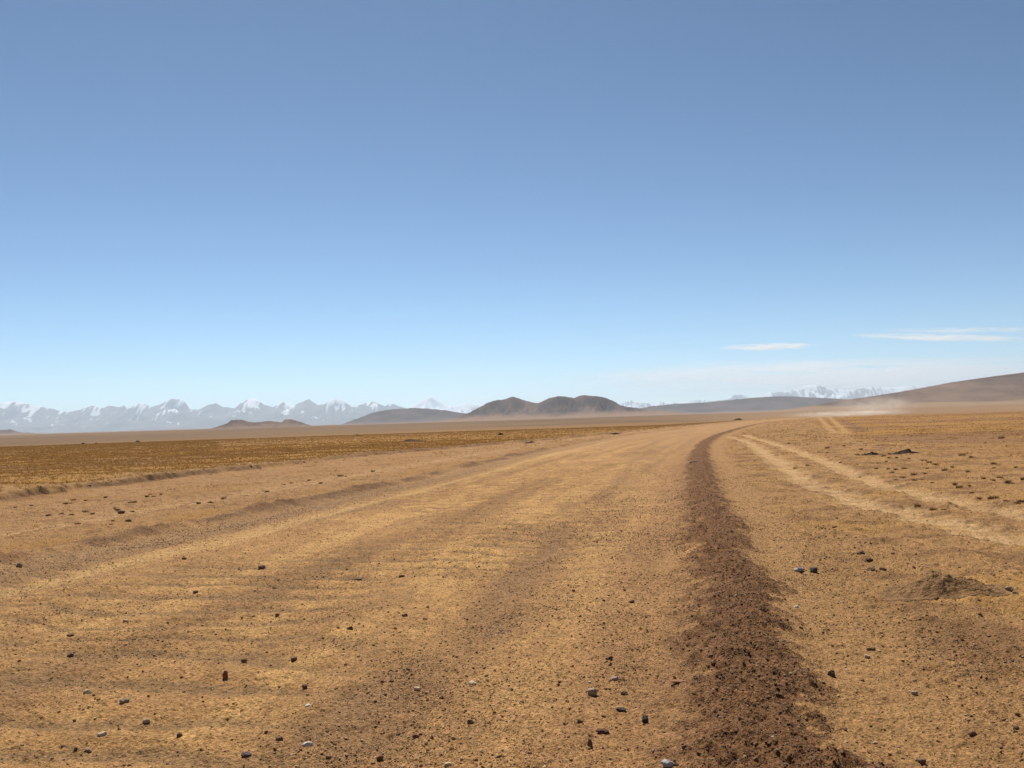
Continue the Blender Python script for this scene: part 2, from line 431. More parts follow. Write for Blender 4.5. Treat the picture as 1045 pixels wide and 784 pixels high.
# ------------------------------------------------------------------ ground sheet (fine near the road, coarse far off), split into its zones
gv = np.stack([gx, gy, G['z']], 1)
ii = np.arange(nr * na).reshape(nr, na)
jn = np.roll(ii, -1, axis=1)
quads = np.stack([ii[:-1], ii[1:], jn[1:], jn[:-1]], -1).reshape(-1, 4)
quads = quads[:, ::-1]
def face_mean(a): return a[quads].mean(1)
fw_, fr_, ft_, fd_ = face_mean(G['wind']), face_mean(G['road']), face_mean(G['trk']), face_mean(G['d'])
zone = np.zeros(len(quads), int)
zone[fr_ > .5] = 1
zone[(ft_ > .5)] = 3
zone[(fw_ > .5)] = 2
zone[(fd_ > 420)] = 0
for zi, (nm, mat_, lab) in enumerate((("ground", M_SOIL, "dry golden brown steppe plain reaching to the hills"),
                                      ("road", M_ROAD, "broad rutted tan gravel road curving away to the right"),
                                      ("soil_windrow", M_WIND, "low dark brown ridge of graded soil along the road's right edge"),
                                      ("dirt_track", M_SOIL, "pale twin wheel tracks crossing the right verge"))):
    q = quads[zone == zi]
    used, inv = np.unique(q, return_inverse=True)
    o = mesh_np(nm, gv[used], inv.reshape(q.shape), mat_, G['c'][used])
    prop(o, lab, None, None, 'structure')

# ------------------------------------------------------------------ stones
def ico(sub):
    t = (1 + 5 ** .5) / 2
    v = [(-1, t, 0), (1, t, 0), (-1, -t, 0), (1, -t, 0), (0, -1, t), (0, 1, t), (0, -1, -t), (0, 1, -t), (t, 0, -1), (t, 0, 1), (-t, 0, -1), (-t, 0, 1)]
    f = [(0, 11, 5), (0, 5, 1), (0, 1, 7), (0, 7, 10), (0, 10, 11), (1, 5, 9), (5, 11, 4), (11, 10, 2), (10, 7, 6), (7, 1, 8), (3, 9, 4), (3, 4, 2), (3, 2, 6), (3, 6, 8), (3, 8, 9), (4, 9, 5), (2, 4, 11), (6, 2, 10), (8, 6, 7), (9, 8, 1)]
    v = [Vector(p).normalized() for p in v]
    for _ in range(sub):
        cache = {}; nf = []
        def mid(a, b):
            k = (min(a, b), max(a, b))
            if k not in cache:
                v.append(((v[a] + v[b]) / 2).normalized()); cache[k] = len(v) - 1
            return cache[k]
        for a, b, c in f:
            ab, bc, ca = mid(a, b), mid(b, c), mid(c, a)
            nf += [(a, ab, ca), (b, bc, ab), (c, ca, bc), (ab, bc, ca)]
        f = nf
    return np.array([tuple(p) for p in v]), np.array(f)

ICO0, ICO2 = ico(0), ico(2)

def stone_shape(kind, g):
    """unit stone, faceted by random cuts; kind: round, flat, angular, sliver"""
    v, f = ICO2
    v = v.copy()
    ncut = {'round': 9, 'flat': 9, 'angular': 9, 'sliver': 7}[kind]
    for _ in range(ncut):
        n = g.normal(size=3); n /= np.linalg.norm(n)
        h = g.uniform(.55, .85) if kind == 'angular' else g.uniform(.7, .92)
        dd = v @ n - h
        v -= np.where(dd > 0, dd, 0)[:, None] * n * .93
    top = g.uniform(.52, .85); n = np.array([g.normal() * .22, g.normal() * .22, 1]); dd = v @ n - top
    v -= np.where(dd > 0, dd, 0)[:, None] * n * .9
    v += g.normal(size=v.shape) * .035
    return v, f

def make_stone(px, py, w, h, col, kind, label, group=None, name="stone", seed=None, tilt=None):
    g = np.random.default_rng(int(px * 7 + py * 13) if seed is None else seed)
    x, y = gp(px, py)
    for _ in range(3):
        zz = float(ground_z(x, y)[0]); x, y = gp(px, py, zz)
    zz = float(ground_z(x, y)[0])
    d = math.hypot(x, y)
    s = math.sqrt(d * d + CAM_H ** 2) / F
    W, H = w * s, h * s
    v, f = stone_shape(kind, g)
    a = g.uniform(-.35, .35)
    dep = {'round': .85, 'flat': .8, 'angular': .9, 'sliver': .4}[kind]
    v = v * np.array([W * .44, W * .44 * dep, H * .56])
    tl = g.uniform(-.2, .2) if tilt is None else tilt
    ct, st_ = math.cos(tl), math.sin(tl)
    v = np.stack([v[:, 0] * ct - v[:, 2] * st_, v[:, 1], v[:, 0] * st_ + v[:, 2] * ct], 1)
    a -= math.atan2(x, y)
    ca, sa = math.cos(a), math.sin(a)
    v = np.stack([v[:, 0] * ca - v[:, 1] * sa, v[:, 0] * sa + v[:, 1] * ca, v[:, 2]], 1)
    v[:, 2] -= v[:, 2].min()
    o = mesh_np(name, v, f, M_STONE, np.tile(np.array(col, np.float32), (len(v), 1)))
    o.location = (x, y, zz - H * .30)
    prop(o, label, "stone", group)
    return o

DK, RD, GR, PL, BR, WH = (0.155, 0.088, 0.048), (0.21, 0.085, 0.05), (0.30, 0.22, 0.15), (0.48, 0.36, 0.23), (0.19, 0.115, 0.065), (0.62, 0.57, 0.50)
stones = [
 (230, 691, 8, 9, RD, 'angular', "upright reddish brown blocky stone on the pale left half of the road"),
 (127, 717, 10, 6, GR, 'round', "smooth oval stone with a pale top, left of the upright reddish block"),
 (249, 676, 7, 5, BR, 'round', "small brown stone just behind the upright reddish block"),
 (252, 772, 12, 6, (0.10, 0.06, 0.06), 'flat', "dark purplish flat stone on the road near the picture's lower edge, below the reddish block"),
 (89, 708, 8, 5, PL, 'round', "small tan stone left of the smooth oval stone"),
 (72, 670, 7, 6, DK, 'angular', "dark stone in the dark ripple at the far left of the road"),
 (200, 606, 6, 3, DK, 'flat', "thin dark stone on the far dusty streak, left of the long pale slab"),
 (183, 752, 7, 4, DK, 'angular', "dark angular stone right of a pale flat stone in the left foreground"),
 (128, 634, 5, 3, PL, 'round', "tiny pale stone beside two others on the left of the road"),
 (149, 737, 8, 4, (0.38, 0.28, 0.18), 'flat', "pale tan flat stone half sunk just behind a dark angular one"),
 (104, 750, 10, 4, PL, 'flat', "wide pale flat stone half buried in the left foreground"),
 (90, 763, 9, 5, (0.32, 0.19, 0.14), 'angular', "pinkish stone at the bottom left of the road"),
 (72, 649, 8, 4, DK, 'angular', "dark stone lying along the crest of a ripple at the left"),
 (364, 592, 13, 3, (0.34, 0.23, 0.14), 'sliver', "long pale brown slab lying flat in the middle of the road"),
 (410, 589, 7, 3, RD, 'sliver', "thin tilted reddish stone right of the long pale brown slab"),
 (413, 629, 7, 5, BR, 'round', "round brown stone alone on pale dust in the middle of the road"),
 (283, 629, 5, 4, DK, 'round', "small dark stone left of the middle of the road, beside dark gravel"),
 (357, 642, 8, 4, DK, 'angular', "dark stone at the end of a dark ripple in mid road"),
 (300, 673, 7, 6, DK, 'round', "round black stone on smooth pale dust in mid road"),
 (311, 702, 6, 5, DK, 'round', "small dark stone in front of the round black one"),
 (390, 697, 4, 4, DK, 'round', "left one of two tiny dark stones side by side on the road"),
 (400, 696, 5, 4, DK, 'round', "right one of two tiny dark stones side by side on the road"),
 (426, 703, 8, 4, PL, 'flat', "pale flat chip between two tiny dark stones and a cream stone"),
 (482, 698, 9, 5, (0.55, 0.45, 0.33), 'flat', "cream coloured flat stone in the middle of the road"),
 (285, 756, 8, 7, DK, 'round', "round dark stone at the front of the road left of a whitish slanted one"),
 (314, 761, 13, 5, WH, 'sliver', "whitish slanted stone at the front of the road"),
 (406, 750, 6, 4, BR, 'angular', "small brown stone left of the red flake in the front of the road"),
 (424, 753, 8, 4, RD, 'sliver', "small red flake of stone at the front of the road"),
 (480, 738, 7, 5, DK, 'flat', "dark flat stone in the reddish gravel in the front middle"),
 (335, 774, 6, 4, DK, 'angular', "small dark stone at the bottom edge right of the whitish slanted one"),
 (388, 776, 8, 8, DK, 'angular', "dark jagged stone at the very bottom of the road's middle"),
 (314, 721, 6, 3, WH, 'flat', "tiny white chip behind the whitish slanted stone"),
 (457, 781, 8, 4, PL, 'flat', "pale flat stone cut by the bottom edge of the view"),
 (627, 694, 11, 5, (0.27, 0.19, 0.16), 'flat', "pinkish grey flat slab behind the largest pale topped stone"),
 (604, 709, 11, 9, GR, 'round', "largest pale topped stone with a dark underside on the right half of the road"),
 (637, 709, 8, 5, BR, 'round', "round brown stone right of the largest pale topped stone"),
 (634, 725, 12, 4, (0.06, 0.045, 0.04), 'flat', "flat blackish stone in front of a round brown stone"),
 (615, 748, 15, 5, (0.11, 0.05, 0.035), 'sliver', "long dark red brown sliver of stone on the right half of the road"),
 (658, 737, 9, 9, (0.05, 0.048, 0.048), 'angular', "upright black stone right of the flat blackish one"),
 (623, 673, 6, 5, DK, 'round', "small dark stone behind the pinkish grey slab"),
 (645, 615, 6, 4, DK, 'round', "single dark stone on the gravelly strip left of the soil ridge"),
 (592, 737, 7, 5, DK, 'angular', "dark angular stone left of the long red brown sliver"),
 (602, 761, 7, 9, DK, 'angular', "dark upright jagged stone in front of the long red brown sliver"),
 (682, 782, 16, 8, (0.34, 0.33, 0.33), 'round', "bluish grey rounded stone at the bottom edge near the soil ridge"),
 (692, 698, 17, 3, (0.27, 0.12, 0.07), 'sliver', "slender reddish stone like a stick beside the soil ridge"),
 (687, 700, 5, 5, DK, 'round', "dark knob of stone touching the slender reddish stone"),
 (699, 765, 7, 5, DK, 'angular', "dark stone at the left foot of the soil ridge in front"),
 (849, 691, 9, 10, (0.10, 0.06, 0.04), 'angular', "dark triangular stone standing on the right foot of the soil ridge"),
 (992, 746, 8, 5, DK, 'angular', "dark stone on the verge in the lower right, left of a smaller one"),
 (1037, 745, 6, 6, DK, 'round', "dark stone at the right edge of the verge in front"),
 (940, 779, 10, 7, DK, 'round', "dark lump of stone at the bottom of the verge"),
 (813, 620, 6, 4, WH, 'round', "bright white pebble beside the soil ridge on the verge"),
 (933, 709, 7, 5, GR, 'round', "grey stone alone on the verge in front of the gravel mound"),
 (885, 671, 6, 4, PL, 'flat', "pale chip on the verge in front of a dark flat one"),
 (889, 664, 9, 4, DK, 'flat', "dark flat stone on the verge behind a pale chip"),
 (945, 594, 8, 6, (0.24, 0.06, 0.04), 'angular', "red stone on the left flank of the gravel mound"),
 (815, 583, 12, 7, (0.36, 0.33, 0.30), 'angular', "pale topped angular stone, left of the pair on the verge"),
 (831, 584, 10, 8, (0.06, 0.058, 0.055), 'angular', "boxy dark grey stone, right of the pair on the verge"),
 (879, 567, 9, 6, DK, 'angular', "dark clod topmost in the loose row of clods on the verge"),
 (887, 574, 8, 3, DK, 'flat', "flat dark clod second in the loose row of clods on the verge"),
 (888, 579, 10, 5, DK, 'angular', "wide dark clod third in the loose row of clods on the verge"),
 (901, 581, 8, 5, DK, 'round', "dark clod rightmost in the loose row of clods on the verge"),
 (709, 471.5, 12, 3, (0.05, 0.045, 0.045), 'flat', "long flat dark slab lying across the far soil ridge"),
 (124, 525, 8, 4, DK, 'flat', "dark clod on the shoulder left of the road, behind another"),
 (131, 533, 7, 3, DK, 'flat', "dark clod on the left shoulder, in front of another"),
 (150, 542, 5, 3, DK, 'round', "small dark clod near the left bank of the road"),
 (19, 579, 7, 5, GR, 'angular', "pale grey stone in the gravel strip at the far left of the road"),
 (267, 580, 9, 5, DK, 'round', "dark rounded stone on pale dust left of the long pale brown slab"),
 (188, 571, 5, 3, DK, 'round', "small dark stone on the road just inside the grey gravel strip"),
]
for s in stones: make_stone(*s)

# further countable stones, in groups that nothing tells apart
def scatter_group(n, region, cols, kinds, label, group, wr, seed):
    g = np.random.default_rng(seed)
    for i in range(n):
        px, py = region(g)
        w = wr[0] * .72 + (wr[1] * .8 - wr[0] * .72) * g.uniform(0, 1) ** 2
        make_stone(px, py, w, w * g.uniform(.45, .75), cols[g.integers(len(cols))], kinds[g.integers(len(kinds))], label, group, seed=seed * 1000 + i)
scatter_group(46, lambda g: (g.uniform(20, 560), 600 + 180 * g.uniform(0, 1) ** .8), [DK, BR, DK], ['round', 'angular', 'flat'],
              "small dark stone scattered on the left and middle of the gravel road", "small dark stones on the road", (3.0, 4.8), 31)
scatter_group(26, lambda g: (g.uniform(20, 640), 610 + 170 * g.uniform(0, 1)), [PL, (0.38, 0.28, 0.19), GR], ['round', 'flat'],
              "small pale stone scattered on the gravel road surface", "small pale stones on the road", (3.0, 5.0), 32)
scatter_group(34, lambda g: (g.uniform(560, 700), 600 + 182 * g.uniform(0, 1)), [DK, BR, RD], ['angular', 'flat', 'round'],
              "small dark stone in loose gravel on the road beside the soil ridge", "dark stones beside the soil ridge", (3.0, 5.2), 33)
def reg_wind(g):
    t = g.uniform(0, 1); py = 600 + 184 * t
    return 745 + 80 * t + g.uniform(-40, 40) * (1 + t), py
scatter_group(40, reg_wind, [(0.24, 0.16, 0.10), BR, (0.3, 0.22, 0.15)], ['angular', 'round'],
              "brown pebble embedded in the dark ridge of graded soil", "pebbles in the soil ridge", (3.5, 6.0), 34)
scatter_group(44, lambda g: (g.uniform(880, 1040), 625 + 155 * g.uniform(0, 1)), [DK, BR, DK], ['angular', 'flat'],
              "dark stone scattered over the bare verge in front of the gravel mound", "dark stones on the verge", (3.2, 5.6), 35)
scatter_group(24, lambda g: (lambda t: (840 + 85 * t + g.uniform(-22, 22), 525 + 62 * t))(g.uniform(0, 1)), [DK, BR], ['angular', 'flat'],
              "dark clod on the verge between the wheel tracks and the soil ridge", "dark clods on the verge", (3.0, 5.5), 36)

# gravel: the uncountable rest, one mesh
def gravel(n_try, r_lo, r_hi, dens_fn, s_hi, seed):
    g = np.random.default_rng(seed)
    # uniform in log r and azimuth, thinned to the wanted density per square metre
    az = g.uniform(-.72, .72, n_try)
    rr = np.exp(g.uniform(math.log(r_lo), math.log(r_hi), n_try))
    x, y = rr * np.sin(az), rr * np.cos(az)
    smin = np.maximum(0.0045, 0.75 * rr / F)
    size = smin * (g.uniform(0, 1, n_try) + 1e-4) ** (-1 / 2.6)
    fl = sample(['z', 'c', 'road', 'wind', 'trk', 'steppe', 'V', 'VL'], x, y)
    k = dens_fn(fl, x, y)                      # stones over 1 cm per m2
    want = k * (smin / 0.01) ** -2.6
    have = n_try / (1.44 * math.log(r_hi / r_lo)) / rr ** 2
    keep = (g.uniform(0, 1, n_try) < want / have) & (size < s_hi)
    print("gravel", keep.sum(), "of", n_try, "max ratio", float((want / have).max()))
    x, y, size, rr = x[keep], y[keep], size[keep], rr[keep]
    z = fl['z'][keep]; w = fl['wind'][keep]; base = fl['c'][keep]
    n = len(x)
    v0, f0 = ICO0
    K = 24
    var = np.stack([(lambda q: q * (1 + g.normal(size=(12, 1)) * .16) + g.normal(size=(12, 3)) * .06)(v0) for _ in range(K)])
    vs = var[g.integers(0, K, n)]              # n,12,3
    sc3 = np.stack([size * .5 * g.uniform(.8, 1.25, n), size * .5 * g.uniform(.6, 1, n), size * .5 * g.uniform(.4, .8, n)], 1)
    vs = vs * sc3[:, None, :]
    a = g.uniform(0, 6.283, n); ca, sa = np.cos(a)[:, None], np.sin(a)[:, None]
    t = g.normal(0, .3, n)[:, None]
    X, Y, Z = vs[..., 0], vs[..., 1], vs[..., 2]
    X, Z = X * np.cos(t) - Z * np.sin(t), X * np.sin(t) + Z * np.cos(t)
    X, Y = X * ca - Y * sa, X * sa + Y * ca
    P = np.stack([X + x[:, None], Y + y[:, None], Z + (z + sc3[:, 2] * g.uniform(.15, .7, n))[:, None]], -1)
    pal = np.array([DK, BR, RD, GR, PL, (0.30, 0.20, 0.12), (0.25, 0.16, 0.09), WH], np.float32)
    pr = np.array([.18, .18, .06, .13, .15, .19, .12, .03]); pr /= pr.sum()
    cc = pal[g.choice(len(pal), n, p=pr)] * g.uniform(.75, 1.2, (n, 1))
    cc = cc * np.array((1.0, .9, .74)) * .55 + base * .45
    cc = cc * (1 - .35 * w[:, None])
    faces = (f0[None] + (np.arange(n) * 12)[:, None, None]).reshape(-1, 3)
    return P.reshape(-1, 3), faces, np.repeat(cc, 12, axis=0)

def dens(fl, x, y):
    U = x * 0
    n = fbm(x * .8, y * .8, 3, 201); nb = fbm(x * .25, y * .25, 2, 202)
    k = 150 * np.exp(1.1 * n + .6 * nb)
    V, VL = fl['V'], fl['VL']
    gs = np.exp(-((V + 2.05) / .55) ** 2) + np.exp(-((V + .9) / .6) ** 2) * .9
    gl = np.exp(-((VL - .9) / .6) ** 2)
    road = fl['road']
    k = k * (1 - road) + road * (150 * np.exp(1.3 * n + .6 * nb) * (1 + 1.6 * gs + 2.2 * gl))
    k = k * (1 - fl['wind']) + fl['wind'] * 800
    k = k * (1 - .7 * fl['trk']) * (1 - .8 * fl['steppe'])
    nearw = np.exp(-((V - 1.1) / .6) ** 2) * (V > 0)
    return np.minimum(k * (1 + 1.8 * nearw), 1000)
P, Fc, Cc = gravel(2200000, 2.4, 55, dens, 0.03, 77)
prop(mesh_np("gravel", P, Fc, M_STONE, Cc), "loose gravel and grit strewn over the road and verges", None, None, 'stuff')

# ------------------------------------------------------------------ dry grass
def blades(x, y, z, rad, hgt, nb, col, wid, g):
    """short tufts of bent blades; returns verts, tris, colours"""
    n = len(x)
    a = g.uniform(0, 6.283, (n, nb)); rr = rad[:, None] * np.sqrt(g.uniform(0, 1, (n, nb))) * .8
    bx = x[:, None] + rr * np.cos(a); by = y[:, None] + rr * np.sin(a)
    h = hgt[:, None] * g.uniform(.5, 1.15, (n, nb))
    lean = g.uniform(.2, .9, (n, nb)) * h
    tx = bx + lean * np.cos(a); ty = by + lean * np.sin(a)
    w = wid[:, None] * g.uniform(.6, 1.3, (n, nb))
    ta = g.uniform(0, 6.283, (n, nb))
    wx, wy = w * np.cos(ta), w * np.sin(ta)
    zb = z[:, None] - .01
    p0 = np.stack([bx - wx, by - wy, zb + 0 * bx], -1); p1 = np.stack([bx + wx, by + wy, zb + 0 * bx], -1)
    mx_, my_ = bx + (tx - bx) * .35, by + (ty - by) * .35
    p2 = np.stack([mx_ + wx * .8, my_ + wy * .8, zb + h * .65], -1); p3 = np.stack([mx_ - wx * .8, my_ - wy * .8, zb + h * .65], -1)
    p4 = np.stack([tx, ty, zb + h], -1)
    V_ = np.stack([p0, p1, p2, p3, p4], 2).reshape(-1, 3)
    k = (np.arange(n * nb) * 5)[:, None]
    T = np.concatenate([k + np.array([[0, 1, 2]]), k + np.array([[0, 2, 3]]), k + np.array([[3, 2, 4]])], 0)
    C_ = np.repeat(np.repeat(col, nb, axis=0) * g.uniform(.7, 1.25, (n * nb, 1)), 5, axis=0)
    return V_, T, C_

def grass_field(seed=5):
    g = np.random.default_rng(seed)
    n_try = 1300000
    az = g.uniform(-.72, .72, n_try); rr = np.exp(g.uniform(math.log(5), math.log(270), n_try))
    x, y = rr * np.sin(az), rr * np.cos(az)
    fl = sample(['z', 'trk', 'steppe', 'V', 'VL', 'gb'], x, y)
    n1 = fbm(x * .35, y * .35, 3, 301); n2 = fbm(x * 1.7, y * 1.7, 2, 302)
    st = fl['steppe'] * sstep(.35, -.6, fl['gb'])
    ver = sstep(1.0, 1.8, fl['V']) * (1 - fl['trk']) * (y > 0)
    sh = sstep(0, .6, fl['gb']) * sstep(0.1, -.5, fl['VL'])
    k = st * 30 + ver * (4.0 + 6 * sstep(18, 34, rr)) * sstep(-.15, .6, n1 + .6 * n2) * 1.6 + sh * 9 * sstep(.2, .7, n1 + n2 * .7)
    k *= np.minimum(1, (80 / rr) ** 1.0 * (1 - .75 * sstep(70, 130, rr) * (x / rr > -.3)))
    have = n_try / (1.44 * math.log(270 / 5)) / rr ** 2
    keep = g.uniform(0, 1, n_try) < k / have
    print("tufts", keep.sum(), float((k / have).max()))
    x, y, rr, z, st = x[keep], y[keep], rr[keep], fl['z'][keep], st[keep]
    n = len(x)
    hgt = g.uniform(.03, .075, n) * (1 + .25 * st)
    rad = g.uniform(.03, .10, n)
    wid = np.maximum(.0022, .16 * rr / F)
    pal = np.array([(0.44, 0.245, 0.065), (0.39, 0.21, 0.055), (0.32, 0.17, 0.055), (0.48, 0.29, 0.10), (0.24, 0.125, 0.05)], np.float32)
    col = pal[g.choice(5, n, p=[.3, .27, .2, .13, .10])]
    return blades(x, y, z, rad, hgt, 6, col, wid, g)
V_, T_, C_ = grass_field()
prop(mesh_np("dry_grass", V_, T_, M_GRASS, C_), "sparse short golden dry grass over the steppe and verge", None, None, 'stuff')

# countable clumps standing out on the right
def make_tuft(px, py, w, label, group, seed, dark=0.5):
    g = np.random.default_rng(seed)
    x, y = gp(px, py)
    zz = float(ground_z(x, y)[0]); x, y = gp(px, py, zz)
    zz = float(ground_z(x, y)[0])
    W = w * math.hypot(x, y) / F
    n = 9
    a = g.uniform(0, 6.283, n); r_ = W * .38 * np.sqrt(g.uniform(0, 1, n))
    hh = np.full(n, min(.20, W * .42))
    base = np.array([(0.16, 0.090, 0.038), (0.12, 0.068, 0.034), (0.24, 0.14, 0.05)], np.float32)
    col = base[g.choice(3, n, p=[.4, dark * .6, .6 - dark * .6])]
    V1, T1, C1 = blades(r_ * np.cos(a), r_ * np.sin(a) * .8, np.zeros(n), np.full(n, W * .2), hh, 14, col, np.full(n, max(.003, .10 * math.hypot(x, y) / F)), g)
    o = mesh_np("grass_tuft", V1, T1, M_GRASS, C1)
    o.location = (x, y, zz)
    prop(o, label, "grass tuft", group)
tuft_px = [(941, 470.5), (948, 472), (955, 475), (981, 467), (992, 466.5), (1014, 474.5), (932, 485), (965, 481), (988, 483.5), (1005, 489), (1020, 489),
           (1029, 493.5), (941, 490), (933, 491), (974.5, 496), (980, 499.5), (992, 504.5), (1000, 507.5), (1011, 510), (1015, 508.5), (1027, 513), (1038, 514.5),
           (1042, 513), (952, 519.5), (963, 522), (936, 517), (1044, 490.5), (1021, 448), (914, 480), (921, 488)]
for i, (a, b) in enumerate(tuft_px):
    make_tuft(a, b, [5, 6, 7, 8][i % 4], "dry brown grass tuft in the loose row beyond the right wheel tracks", "brown grass tufts beyond the wheel tracks", 900 + i)
gt = np.random.default_rng(8)
for i in range(34):
    px = gt.uniform(800, 1040); py = 452 + (px - 800) * .12 + gt.uniform(-6, 26)
    make_tuft(px, py, gt.uniform(3, 5.5), "small dry tuft scattered over the field right of the wheel tracks", "small tufts on the right field", 1000 + i, .8)

for i in range(40):
    t = gt.uniform(0, 1)
    if i < 22: px, py, lab, grp = 5 + 160 * t, 523 - 20 * t + gt.uniform(-4, 16), "dark dry tuft scattered on the shoulder under the left steppe edge", "dry tufts under the left steppe edge"
    else: px, py, lab, grp = 60 + 330 * t, 541 - 62 * t + gt.uniform(-3, 3), "dry tuft in the thin line along the pale shoulder track left of the road", "dry tufts along the shoulder track"
    make_tuft(px, py, gt.uniform(3, 6), lab, grp, 1200 + i, 1.0)

# low mounds and dug earth, some standing in for bank shadows
def make_mound(name, px, py, w_px, hgt, col, label, cat, seed, ratio=.6, rough=.16, mat=None):
    x, y = gp(px, py); zz = float(ground_z(x, y)[0]); x, y = gp(px, py, zz)
    d = math.hypot(x, y); rx = w_px * d / F / 2; ry = rx * ratio
    nr_, na_ = 40, 96
    t = np.linspace(0, 1, nr_)[:, None]; a = np.linspace(0, 2 * np.pi, na_, endpoint=False)[None]
    out = 1 + .22 * fbm(np.cos(a) * 1.3 + seed, np.sin(a) * 1.3, 2, seed)
    X = rx * t * np.cos(a) * out; Y = ry * t * np.sin(a) * out
    prof = (1 - sstep(0, 1, t)) + 0 * a
    Z = hgt * prof * (1 + rough * 2 * fbm(X / rx * 2.2, Y / rx * 2.2, 3, seed + 5)) + hgt * rough * prof ** .4 * fbm(X / rx * 9, Y / rx * 9, 3, seed + 6)
    gz = ground_z((X + x).ravel(), (Y + y).ravel()).reshape(X.shape) - zz
    Z = np.where(t > .98, gz - .03, Z + gz + .004)
    v = np.stack([X.ravel(), Y.ravel(), Z.ravel()], 1)
    idx = np.arange(nr_ * na_).reshape(nr_, na_); j = np.roll(idx, -1, 1)
    q = np.stack([idx[:-1], idx[1:], j[1:], j[:-1]], -1).reshape(-1, 4)
    c = np.array(col, np.float32) * (1 + .25 * fbm(X / rx * 5, Y / rx * 5, 3, seed + 7).ravel()[:, None])
    o = mesh_np(name, v, q, mat or M_WIND, np.clip(c, 0, 1))
    o.location = (x, y, zz)
    prop(o, label, cat)
    return o
make_mound("gravel_mound", 965, 604, 130, .13, (0.205, 0.112, 0.048), "low brown gravel mound with dark stones on the verge", "mound", 3, .55)
make_mound("earth_mound_or_shadow", 924, 463.0, 27, .13, (0.075, 0.042, 0.028), "dark mound of dug earth far out on the right field", "mound", 4, .5, .3)
make_mound("earth_mound_or_shadow", 889, 464.5, 26, .10, (0.11, 0.065, 0.04), "low line of brown earth left of the dark dug mound", "mound", 14, .4, .4)
for i_, (a, b, w_, h_, lab_) in enumerate([(511, 444.6, 9, .28, "dark earth hump standing in the golden steppe in front of the twin hills"),
        (541, 450.6, 15, .14, "long low bank shadow modelled as dark earth at the left edge of the far road"),
        (628, 442.0, 15, .22, "slanting bank shadow modelled as dark earth in the golden steppe just left of the far road"),
        (420, 450.3, 32, .16, "long thin bank shadow modelled as dark earth in the steppe below the rounded grey hill"),
        (753, 430.0, 13, .55, "dark hump beside the far bend of the road"),
        (364, 444.6, 10, .25, "faint brown hump on the steppe between the butte and the grey hill")]):
    make_mound("earth_mound_or_shadow", a, b, w_, h_, (0.10, 0.058, 0.034), lab_, "mound", 20 + i_, .3, .25)  # humps are earth; the long dark banks are bank shadows built as mounds
for i, (a, b, w) in enumerate([(947, 591, 5), (970, 600, 6), (982, 599, 6), (993, 599, 5), (968, 607, 6), (945, 608, 6), (956, 612, 6), (1030, 603, 8), (1036, 606, 6)]):
    make_stone(a, b, w, w * .6, [DK, GR, BR][i % 3], 'angular', "stone lying on the flank of the low gravel mound", "stones on the gravel mound", seed=440 + i)
for i, (a, b, w, lab) in enumerate([(85, 453.0, 4, "right one of two tiny dark boulders standing close on the far left plain"),
                               (98, 452.5, 3, "fainter tiny boulder just right of the pair's darker one on the far left plain"),
                               (140.5, 450.8, 5, "widest dark boulder on the far left plain, standing apart from the others"),
                               (793, 425.2, 4, "dark boulder on the skyline where the dust rises")]):
    make_stone(a, b + .6, w * .85, w * .5, (0.09, 0.052, 0.034), 'round', ["dark boulder on the far left plain, left of a fainter one", lab, lab, lab, lab][i] if i else "dark boulder on the far left plain just left of a fainter one", None, name="boulder", seed=500 + i)["category"] = "boulder"

# dark clods along the broken edge of the left steppe
gbk = np.random.default_rng(12)
for i in range(40):
    t = gbk.uniform(0, 1); j = int(t * (len(GBANK) - 30)) + 14
    p = GBANK[j] + np.array([gbk.uniform(-.1, .8), gbk.uniform(-.4, .2)])
    if p[1] < 18 or p[1] > 90: continue
    v, f = stone_shape('angular', gbk)
    s = gbk.uniform(.06, .16)
    s *= .6; v = v * np.array([s * 1.3, s, s * .55])
    o = mesh_np("earth_clod", v, f, M_STONE, np.tile(np.array((0.13, 0.074, 0.04), np.float32), (len(v), 1)))
    o.location = (p[0], p[1], float(ground_z(p[0], p[1])[0]) + s * .1)
    prop(o, "brown clod of turf fallen along the broken edge of the left steppe", "clod", "clods along the left steppe edge")

